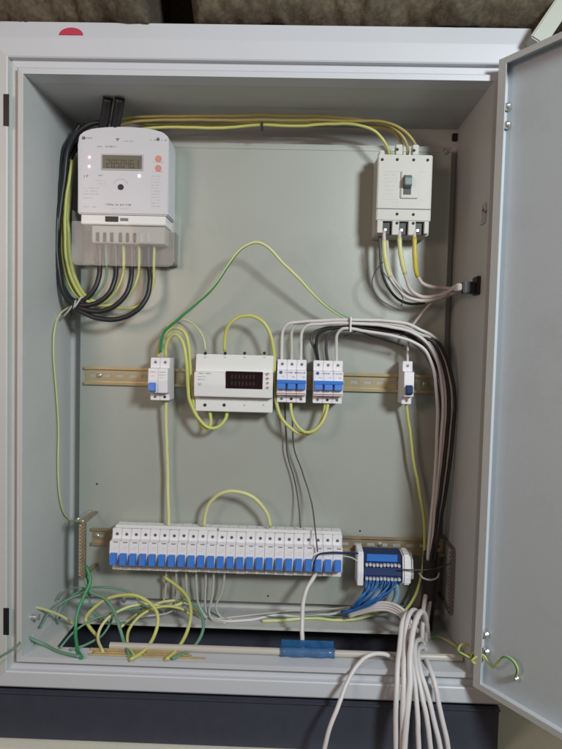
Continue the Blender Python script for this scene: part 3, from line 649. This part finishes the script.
# ------------------------------------------------------------------ MCCB wires
gs = 'sleeved wires below the large breaker'
GR = PX(466, 287, L-.02)
def toplug(dx, dy): 
    return P(459+dx, 287+dy, GR.y)
for k, (lab, sp, m, sm) in enumerate((
    ('left sleeved wire below the large grey breaker', [(384, 231, 62), (384, 240, 66), (385, 256, 66), (389, 274, 62), (397, 289, 58), (409, 298, 54), (424, 301, 50), (441, 297, 46)], WPK, YELP),
    ('middle sleeved wire below the large grey breaker', [(399.5, 231, 62), (399.5, 241, 66), (401, 256, 66), (405, 274, 62), (411, 290, 56), (422, 297, 52), (440, 295, 48)], WPK, YELP),
    ('right wire with the deeper yellow sleeve below the large grey breaker', [(414.5, 231, 62), (414.5, 241, 66), (415, 258, 66), (416.5, 273, 62), (422, 283, 56), (432, 287, 52), (445, 288, 46)], WPK, YELV))):
    pts = path(sp)+[toplug(0, k*2-2)+Vector((0, 0, 0)), toplug(5, k-1)]
    sp_ = spline(pts)
    o = tag(MB().tube(wobble(sp_), .0033).build('sleeved_wire', m), lab, 'wire', gs)
    n0, n1 = 2, 14
    MB().tube(sp_[n0:n1-1+(k == 2)*0], lambda u: .0046-.0006*abs(2*u-1)+.0003*math.sin(u*19)).build('sleeve', sm, o)
wire('dark_wire', 'dark grey wire curving beside the left sleeved wire of the large breaker', DGRY, .0026, [(380, 234, 40), (380, 250, 40), (382, 270, 40), (388, 288, 38), (399, 300, 36), (412, 304, 34), (425, 303, 34)])
wire('pinkish_wire', 'thick pinkish wire passing between the left and middle sleeved wires', WPK, .0028, [(387, 240, 40), (388, 258, 44), (392, 276, 44), (402, 290, 42), (415, 299, 40), (432, 301, 40), (447, 296, 42), (459, 290, 45)])
wire('thin_dark_wire', 'thin dark wire looping out left of the sleeved wires', DGRY, .0009, [(383, 262, 60), (375, 272, 58), (372, 284, 56), (378, 297, 54), (389, 305, 52), (399, 310, 50)])
wire('thin_dark_wire', 'thin dark tie crossing the three sleeved wires', DGRY, .0009, [(383, 272, 66), (392, 283, 66), (399, 291, 64), (403, 299, 60), (401, 306, 56)])
t = thing('wall_plug', PX(478, 287, L), 'black rectangular cable plug on the right inner wall', 'cable plug')
g = P(462, 288, GR.y)
zc = g.z
MB().box(g.x, g.x+.020, GR.y-.009, GR.y+.009, zc-.009, zc+.010, .0015).build('plug_body', BLK, t)
MB().box(g.x+.020, g.x+.034, GR.y-.013, GR.y+.013, zc-.011, zc+.019, .0015).build('plug_flange', BLK, t)
MB().box(g.x+.034, L, GR.y-.008, GR.y+.008, zc-.006, zc+.010, .0008).build('plug_neck', BLK, t)
# supply wires from the meter under the ceiling to the large breaker
gc = 'supply wires running under the cabinet ceiling'
for k, (lab, sp, m) in enumerate((
    ('topmost ochre wire under the cabinet ceiling', [(112, 122, 40), (135, 117, 50), (180, 116.5, 55), (240, 115.5, 55), (300, 115.5, 55), (345, 118, 55), (375, 122, 55), (392, 127, 56), (403, 137, 56), (408, 149, 50), (407, 156, 44)], OCH),
    ('second ochre wire under the ceiling ending at the middle lug of the large breaker', [(112, 128, 40), (135, 121.5, 52), (180, 120, 56), (240, 120, 56), (310, 120, 56), (350, 121, 58), (378, 121, 60), (398, 127, 62), (410, 137, 62), (417, 148, 54), (417, 156, 44)], OCH),
    ('lowest yellow wire under the ceiling bending down to the left lug of the large breaker', [(130, 130, 36), (150, 128, 46), (180, 127.5, 50), (215, 128, 50), (262, 125, 52), (300, 125.5, 54), (335, 124, 56), (356, 124.5, 58), (372, 129, 60), (383, 139, 60), (388.5, 150, 52), (389, 157, 44)], YEL),
    ('dull ochre wire along the back of the ceiling', [(120, 118, 20), (150, 124, 28), (200, 124.5, 34), (260, 123, 34), (320, 122.5, 34), (370, 126, 40), (395, 133, 44), (402, 146, 44), (402, 156, 40)], OCH))):
    wire('supply_wire', lab, m, .0026, sp, gc)
q = P(262, 126.5, YP-.052); tag(MB().box(q.x-.0018, q.x+.0018, q.y-.006, q.y+.006, q.z-.006, q.z+.006, .0005).build('cable_tie', BLK), 'small black tie around the ochre wires under the ceiling', 'cable tie')
# ------------------------------------------------------------------ meter wires
gm = 'thick black wires below the meter'
for k, (lab, sp) in enumerate((
    ('thick black wire from the first meter terminal', [(99.5, 244, 40), (99.5, 262, 40), (99, 275, 44), (95, 288, 48), (88, 297, 50), (78, 302, 52), (68, 296, 50), (61, 280, 46), (58.5, 250, 42), (60, 210, 40), (64, 170, 36), (70, 145, 32), (84, 128, 30)]),
    ('thick black wire from the second meter terminal', [(115.5, 244, 40), (115.5, 262, 40), (115, 278, 46), (110, 292, 52), (100, 301, 56), (86, 305, 58), (72, 301, 56), (62, 288, 50), (56, 262, 46), (56, 220, 44), (61, 178, 40), (66, 148, 36), (80, 124, 34)]),
    ('thick black wire from the third meter terminal', [(131.5, 244, 40), (131.5, 262, 40), (131, 278, 46), (126, 294, 52), (114, 306, 58), (98, 311, 60), (80, 307, 58), (66, 297, 54), (59, 275, 50), (57, 235, 48), (62, 190, 44), (69, 150, 40), (86, 124, 38)]),
    ('black wire bunched at the upper left corner of the meter', [(104, 122, 60), (90, 124, 56), (76, 134, 52), (68, 152, 48), (64, 180, 46), (60, 215, 46), (57, 250, 46), (60, 280, 48), (70, 298, 52), (84, 304, 54)]),
    ('thick black wire from the fourth meter terminal making the widest loop', [(148.5, 244, 40), (148.5, 262, 40), (150, 280, 46), (147, 297, 52), (136, 311, 58), (118, 319, 60), (98, 318, 60), (80, 310, 56), (67, 299, 50), (60, 278, 40), (59, 240, 34), (64, 195, 32), (70, 160, 30), (88, 130, 28)]))):
    wire('black_wire', lab, BLKW, .0046, sp, gm)
gyw = 'thinner wires between the black ones below the meter'
for lab, sp, m, r in (
    ('dark green wire just right of the first black meter wire', [(106, 244, 40), (106, 262, 36), (106, 276, 40), (100, 290, 42), (90, 300, 44), (80, 303, 46), (69, 290, 40), (65, 262, 36), (65, 215, 34), (68, 170, 30), (76, 135, 28)], GRND, .0022),
    ('yellow wire between the second and third black meter wires', [(123.5, 244, 40), (123.5, 262, 36), (122, 277, 40), (115, 292, 42), (104, 302, 44), (88, 303, 46), (75, 294, 42), (66, 274, 38), (62, 240, 36), (64, 195, 34), (69, 160, 30)], YEL, .0026),
    ('yellow wire between the third and fourth black meter wires', [(139, 244, 40), (139, 262, 36), (137, 278, 40), (129, 294, 42), (116, 303, 44), (96, 305, 44), (82, 299, 40), (71, 283, 36), (66, 255, 32), (66, 220, 30), (70, 185, 28)], YEL, .0026),
    ('bright yellow wire hanging right of the last black meter wire', [(154.2, 244, 40), (154.2, 262, 38), (154, 274, 40), (152, 287, 40), (146, 300, 38), (134, 307, 34), (116, 308, 30), (98, 304, 28), (84, 297, 28)], YEL, .0026),
    ('second wide yellow wire bulging inside the black loop left of the meter', [(72, 160, 40), (67, 195, 44), (65, 235, 46), (67, 262, 46), (73, 282, 48), (82, 297, 50), (94, 305, 50)], YEL, .0030),
    ('wide pale yellow wire inside the black loop left of the meter', [(74, 150, 24), (70, 185, 26), (68, 225, 28), (70, 258, 30), (76, 280, 34), (84, 295, 40), (96, 303, 44)], YEL, .0042)):
    wire('meter_wire', lab, m, r, sp, gyw)
for k, px in enumerate((104, 116)):
    p0, p1 = P(px-3, 138, YP-.045), P(px+4, 103, YP-.10)
    tag(MB().tube(spline([p0, (p0+p1)/2, Vector((p1.x, p1.y, T-.002))]), .0085, seg=12).build('black_conduit', BLKW), ('left' if k == 0 else 'right')+' of two black conduit stubs between meter and ceiling', 'conduit', 'black conduits above the meter')
wire('tie_tail', 'pale cable tie with loose tail around the black meter wires', WGR, .0017, [(82, 296, 62), (78, 302, 66), (74, 308, 66), (76, 300, 60), (69, 310, 56), (63, 317, 50)], cat='cable tie')
# thin earth wire on the left side wall
pts = [P(74, 304, YP-.05)]+[PX(a, c, -L+.004) for a, c in ((60, 314), (54.5, 330), (53.5, 355), (56.5, 395), (58.5, 430), (58, 465), (59.5, 495), (64, 513), (70, 520))]+[P(83, 521, .11)]
tag(MB().tube(spline(pts), .0017).build('thin_earth_wire', YELP), 'thin yellow green wire hanging down the left inner wall to the brass bar', 'wire')
# ------------------------------------------------------------------ thin wires between middle and bottom rows
wire('thin_grey_wire', 'left of two thin dark wires dropping between the breaker rows', DGRY, .0013, [(284.5, 400, 24), (286, 430, 16), (287, 452, 12), (293, 475, 12), (297.5, 495, 16), (300.5, 528, 34)], 'thin dark wires between the rows')
wire('thin_grey_wire', 'right of two thin dark wires, continuing down across the bottom row', DGRY, .0013, [(292, 402, 30), (293, 430, 24), (294.5, 450, 20), (303, 474, 22), (310, 497, 30), (314.5, 523, 56), (316.5, 540, 74), (317.5, 552, 80)], 'thin dark wires between the rows')
wire('thin_blue_wire', 'thin dark blue wire crossing the right end of the bottom row towards the terminal block', BLUED, .0016, [(313, 571, 84), (314, 563, 84), (318, 555, 82), (325, 553, 80), (343, 553, 78), (358, 553.5, 60)])
wire('thin_grey_wire', 'thin grey wire running right from the bottom row under the lower rail', WGR, .0012, [(342, 556, 60), (352, 558, 54), (360, 563, 52)])
# grey-white wires under the bottom row
gb = 'pale wires dropping from the bottom row'
bl = ['first from the left', 'second from the left', 'third from the left', 'fourth from the left', 'third from the right', 'second from the right', 'rightmost']
for k, sp in enumerate(([(166.5, 566, 30), (166, 580, 22), (165, 592, 18), (163.5, 604, 14), (164, 614, 10)], [(176.5, 566, 30), (176, 580, 24), (175, 592, 20), (173.5, 603, 16), (176, 614, 12)], [(186.3, 566, 30), (186.2, 582, 24), (187, 598, 20), (192, 610, 18), (202, 618, 20)], [(196, 566, 30), (196.5, 582, 24), (197, 598, 20), (201, 610, 20), (207, 618, 24)],
    [(206, 566, 30), (205.8, 582, 24), (205, 598, 20), (206, 610, 20), (211, 618, 24)], [(214, 566, 32), (213.5, 582, 28), (212, 598, 26), (209, 612, 26), (213, 620, 26), (226, 623, 22)], [(224.5, 566, 34), (224, 580, 30), (220.5, 596, 24), (216, 606, 20), (220, 616, 20), (232, 620, 18)])):
    wire('pale_wire', 'pale wire dropping from the bottom row to the cabinet floor, '+bl[k], WGR, .0022, sp, gb)
for lab, sp, m, r in (('white wire lying along the back of the floor, upper one', [(207, 616, 24), (225, 621, 22), (250, 620, 16), (275, 615, 12), (300, 617, 12), (325, 615, 14), (345, 611, 30)], WWH, .0026),
    ('grey wire lying along the back of the floor', [(210, 619, 18), (235, 617, 12), (262, 614, 8), (290, 611, 8), (330, 609, 10), (350, 607, 20)], WGR, .0018),
    ('yellow green wire lying along the back of the floor towards the blue wires', [(262, 621, 14), (285, 620, 10), (310, 618, 10), (335, 620, 14), (355, 619, 20), (385, 612, 30), (402, 612, 40)], YELP, .0030),
    ('dark green thin wire along the back floor edge', [(262, 616, 20), (290, 617.5, 18), (325, 616, 20), (350, 618, 24)], GRND, .0013)):
    wire('floor_wire', lab, m, r, sp, 'wires lying along the back of the floor')
wire('white_cable', 'white cable rising from the blue taped tube to the bottom breaker row', WWH, .0040, [(318.5, 566, 50), (314, 577, 58), (307, 588, 68), (303.3, 602, 84), (302.4, 620, 104), (302.4, 640, 124), (302.5, 655, 140)], cat='cable')
# white bundle joining from the left
gl = 'white cables bending over from the blue wires'
for k in range(4):
    wire('white_cable', ['lowest', 'second lowest', 'second highest', 'highest'][k]+' white cable bending over from the blue wires to the hanging bundle', WWH, .0030, [(349-k, 617-k*2, 40), (361, 613-k*2.2, 52), (375, 609.5-k*2.2, 66), (390, 611-k*2.5, 80), (402, 618-k*3, 96), (408+k, 632-k*3, 112), (411+k, 650, 125)], gl, cat='cable')
# hanging white cables
gh = 'white cables hanging out over the cabinet edge'
hang = (('leftmost hanging white cable of the bundle', [(424, 640, 60), (416, 618, 90), (409, 612, 110), (403, 620, 135), (400, 640, 165), (398, 665, 200), (396, 700, 225), (396, 752, 235)]),
    ('second white cable from the left in the hanging bundle', [(428, 640, 60), (420, 616, 90), (413, 610, 112), (408, 618, 135), (405, 640, 165), (404, 668, 205), (403, 700, 228), (402, 752, 238)]),
    ('third white cable from the left in the hanging bundle, the thickest', [(430, 650, 60), (426, 620, 95), (421, 612, 125), (414.5, 625, 155), (411, 650, 190), (410, 680, 215), (407, 715, 235), (404, 752, 245)]),
    ('fourth white cable from the left in the hanging bundle', [(422, 640, 70), (415, 628, 100), (411, 634, 135), (411, 655, 175), (414, 680, 205), (417, 715, 225), (419, 752, 235)]),
    ('fifth white cable from the left in the hanging bundle', [(431, 660, 70), (421, 640, 110), (415, 645, 150), (416, 665, 185), (421, 695, 210), (428, 725, 225), (431, 752, 232)]),
    ('sixth white cable from the left in the hanging bundle', [(434, 665, 80), (424, 648, 120), (418, 652, 155), (421, 672, 190), (430, 705, 212), (438, 735, 225), (441, 752, 230)]),
    ('rightmost hanging white cable, slightly apart from the bundle', [(419, 668, 100), (422, 656, 130), (427, 661, 160), (433, 677, 190), (439, 705, 208), (446, 735, 218), (449, 755, 222)]))
for lab, sp in hang: wire('hanging_cable', lab, floor=False, m=WWH, r=.0041 if 'thickest' not in lab else .0049, spec=sp, group=gh, cat='cable')
for k, sp in enumerate(([(431, 592, 40), (429, 608, 60), (427, 625, 75), (426, 645, 85), (424, 660, 80), (424, 672, 60)], [(427, 590, 40), (424, 606, 70), (423, 622, 90), (422, 640, 100), (420, 656, 95), (420, 670, 70)])):
    wire('pinkish_cable', ('right' if k == 0 else 'left')+' pinkish cable looping behind the hanging white bundle into the floor opening', WPK, .0042, sp, 'pinkish cables behind the bundle', cat='cable', floor=False)
wire('white_cable', 'lone white cable arching out over the edge and down to the left', WWH, .0036, [(394, 660, 165), (387, 655, 168), (376, 653.5, 173), (366, 657, 180), (357, 666, 188), (348, 682, 205), (338, 706, 228), (329, 732, 240), (323, 755, 245)], cat='cable', floor=False)
# ------------------------------------------------------------------ tube, tape and loose rail on the floor front
zf = -T
def floor_tube(xa, xb2, r, m, nm, lab, cat, y=.036, zo=0):
    pa, pb2 = P(xa, 655, y), P(xb2, 658, y)
    z = zf+r+.0005+zo
    return tag(MB().cyl((pa.x, y, z), (1, 0, 0), r, pb2.x-pa.x, 16).build(nm, m, smooth=False), lab, cat)
floor_tube(110, 462, .0058, TUBE, 'beige_tube', 'beige tube lying along the front of the cabinet floor', 'tube', y=.034)
pa, pb2 = P(95, 655, .045), P(208, 658, .045)
t = thing('loose_rail', ((pa.x+pb2.x)/2, .018, zf), 'short loose yellow zinc rail lying at the front left of the floor', 'mounting rail')
MB().box(pa.x+.004, pb2.x-.03, .012, .027, zf+.0004, zf+.0012).build('web', BRS, t)
for yy, dx, h in ((.0105, 0, .003), (.0185, .006, .0024), (.0265, -.002, .004)):
    MB().box(pa.x+dx, pb2.x-.03*(yy > .015)+dx, yy, yy+.0022, zf+.0005, zf+.0005+h, .0004).build('rib', BRSL, t)
pa, pb2 = P(280, 655, .05), P(334, 658, .05)
b = MB().tube([Vector((pa.x+(pb2.x-pa.x)*i/8, .034+.0015*math.sin(i*2), zf+.0063+.0006*math.sin(i*3.1))) for i in range(9)], .0088, seg=14)
o = tag(b.build('tape_wrap', BLUEF), 'shiny blue tape wrapped around the beige tube', 'tape')
MB().box(pa.x+.002, pb2.x-.002, -.0425*-1, .0432, zf+.010, zf+.023).build('tape_flap', BLUEF, o)
# ------------------------------------------------------------------ green and yellow coils, lower left
for nm, lab, sp, m, r in (
    ('green_wire', 'green wire standing in front of the left end of the floor opening', [(86, 566, 70), (90, 580, 80), (84, 597, 95), (78, 613, 110), (75.5, 632, 128), (77, 648, 142), (82, 658, 148)], GRN, .0030),
    ('green_wire', 'green wire arching down to the loose rail behind the first yellow coil', [(84, 577, 70), (90, 592, 84), (104, 598, 92), (113, 608, 104), (119, 624, 122), (124, 642, 138), (129, 656, 148)], GRND, .0030),
    ('green_wire', 'dull green wire forming an oval loop near the brass bar', [(85, 572, 60), (88, 585, 66), (92, 610, 72), (106, 622, 76), (124, 624, 74), (138, 617, 68), (141, 606, 60), (131, 594, 54), (112, 588, 52), (88, 589, 54), (72, 596, 60), (62, 610, 66), (58, 624, 70)], GRND, .0021),
    ('green_wire', 'green wire curving down right of the yellow coils', [(182, 598, 60), (194, 606, 74), (202, 617, 92), (203, 630, 112), (197, 642, 130), (187, 651, 140), (172, 659, 148)], GRND, .0028),
    ('yellow_coil', 'bright yellow wire arching over the left end of the floor opening', [(98, 637, 112), (90, 628, 104), (85.5, 619, 98), (94, 608, 92), (107, 599, 90), (124, 595, 92), (140, 597, 96), (153, 606, 102), (158.5, 620, 114), (154, 638, 130), (143, 652, 142), (130, 660, 150)], YEL, .0032),
    ('yellow_coil', 'yellow wire dropping in a long bow right of the arching one', [(164, 577, 26), (174, 584, 36), (184, 593, 52), (189.5, 604, 72), (190.5, 618, 96), (186, 634, 118), (177, 649, 138), (166, 660, 150)], YEL, .0032),
    ('yellow_coil', 'yellow wire making a small ring between the two bows', [(135, 657, 146), (128, 645, 130), (129, 630, 112), (137, 619, 98), (150, 610, 84), (168, 606, 70), (182, 609, 60), (190, 615, 56)], YEL, .0027),
    ('pale_wire_coil', 'pale yellow wire lying in the lower left corner on the side wall', [(22, 607, 150), (35, 607.5, 130), (50, 611, 105), (63, 617, 85), (73, 624, 75)], YELP, .0024),
    ('green_wire', 'green wire lying in the front left corner of the floor', [(22, 631, 160), (30, 638, 155), (44, 645, 150), (60, 652, 148), (80, 657, 148)], GRND, .0028),
    ('green_wire', 'thin green wire hanging out over the left frame', [(24, 633, 158), (21, 640, 180), (18, 646, 192), (10, 651, 196), (2, 656, 197), (-8, 664, 198)], GRND, .0017),
    ('pale_wire_coil', 'thin pale wire tangled behind the yellow coils', [(96, 618, 60), (115, 622, 62), (140, 617, 60), (165, 614, 50), (188, 604, 44), (200, 612, 40), (207, 619, 36)], WGR, .0018),
    ('pale_wire_coil', 'pale yellow wire lying flat behind the small ring', [(120, 628, 60), (140, 612, 50), (160, 603, 40), (176, 601, 34), (190, 606, 30), (202, 616, 30)], YELP, .0026),
    ('green_wire', 'green wire crossing low over the coils to the right', [(60, 648, 160), (72, 634, 130), (92, 620, 104), (118, 612, 86), (146, 607, 70), (170, 606, 58), (186, 611, 50)], GRND, .0020),
    ('yellow_coil', 'pale yellow wire bowing low behind the bright arching one', [(103, 652, 160), (98, 636, 128), (106, 620, 104), (124, 609, 86), (146, 604, 72), (168, 607, 62), (184, 600, 50), (178, 588, 40)], YELP, .0027),
    ('green_wire', 'dark green wire looping out beyond the floor opening on the left', [(40, 628, 130), (50, 612, 104), (66, 600, 86), (86, 594, 74), (104, 600, 72), (112, 616, 84), (104, 634, 112), (88, 644, 140), (70, 650, 156)], GRND, .0021),
    ('green_wire', 'thin dark green wire leaning across the lower left corner', [(58, 600, 60), (64, 592, 58), (74, 588, 60), (84, 588, 66)], GRND, .0015)):
    wire(nm, lab, m, r, sp, 'loose coils in the lower left corner')
q = PX(31, 617, -L)
tag(MB().cyl((-L, q.y, q.z), (1, 0, 0), .0045, .010, 12).cyl((-L+.010, q.y, q.z), (1, 0, 0), .006, .004, 6).build('side_bolt', STL), 'shiny bolt on the left inner wall in the lower corner', 'bolt')
# ------------------------------------------------------------------ door earth lead, lower right
pts = [P(424, 637, .12), P(437, 637, .10), P(447, 641, .08), P(456, 646, .05)]
base = P(459, 648, .03)
for (cx0_, cy0_, Y, n) in ((464, 650, .015, 14), (477, 658, -.01, 14)):
    for i in range(n):
        a = math.pi-2*math.pi*i/n
        c = P(cx0_+5.5*math.cos(a), cy0_-6*math.sin(a), Y-.012*i/n); pts.append(c)
pts += [P(483, 655, -.024), P(488, 662, -.03), PQ(493, 667, pp+nin*.02, nin), PQ(499, 662, pp+nin*.024, nin), PQ(505, 657, pp+nin*.026, nin), PQ(512, 660, pp+nin*.022, nin), PQ(517, 668, pp+nin*.018, nin), DST+nin*.008]
n3 = spline(pts, .003)
tag(MB().tube(n3, .0021, mi=[0, 0, 0, 0, 0, 1, 1, 0, 0], twist=40).build('door_earth_lead', [YEL, GRN]), 'coiled green and yellow earth lead from the cabinet to the open door', 'wire')
wire('thin_grey_wire', 'thin grey wire reaching the coiled earth lead from the floor opening', WPK, .0016, [(426, 637, 50), (438, 637.5, 60), (450, 641, 80), (460, 648, 120)])
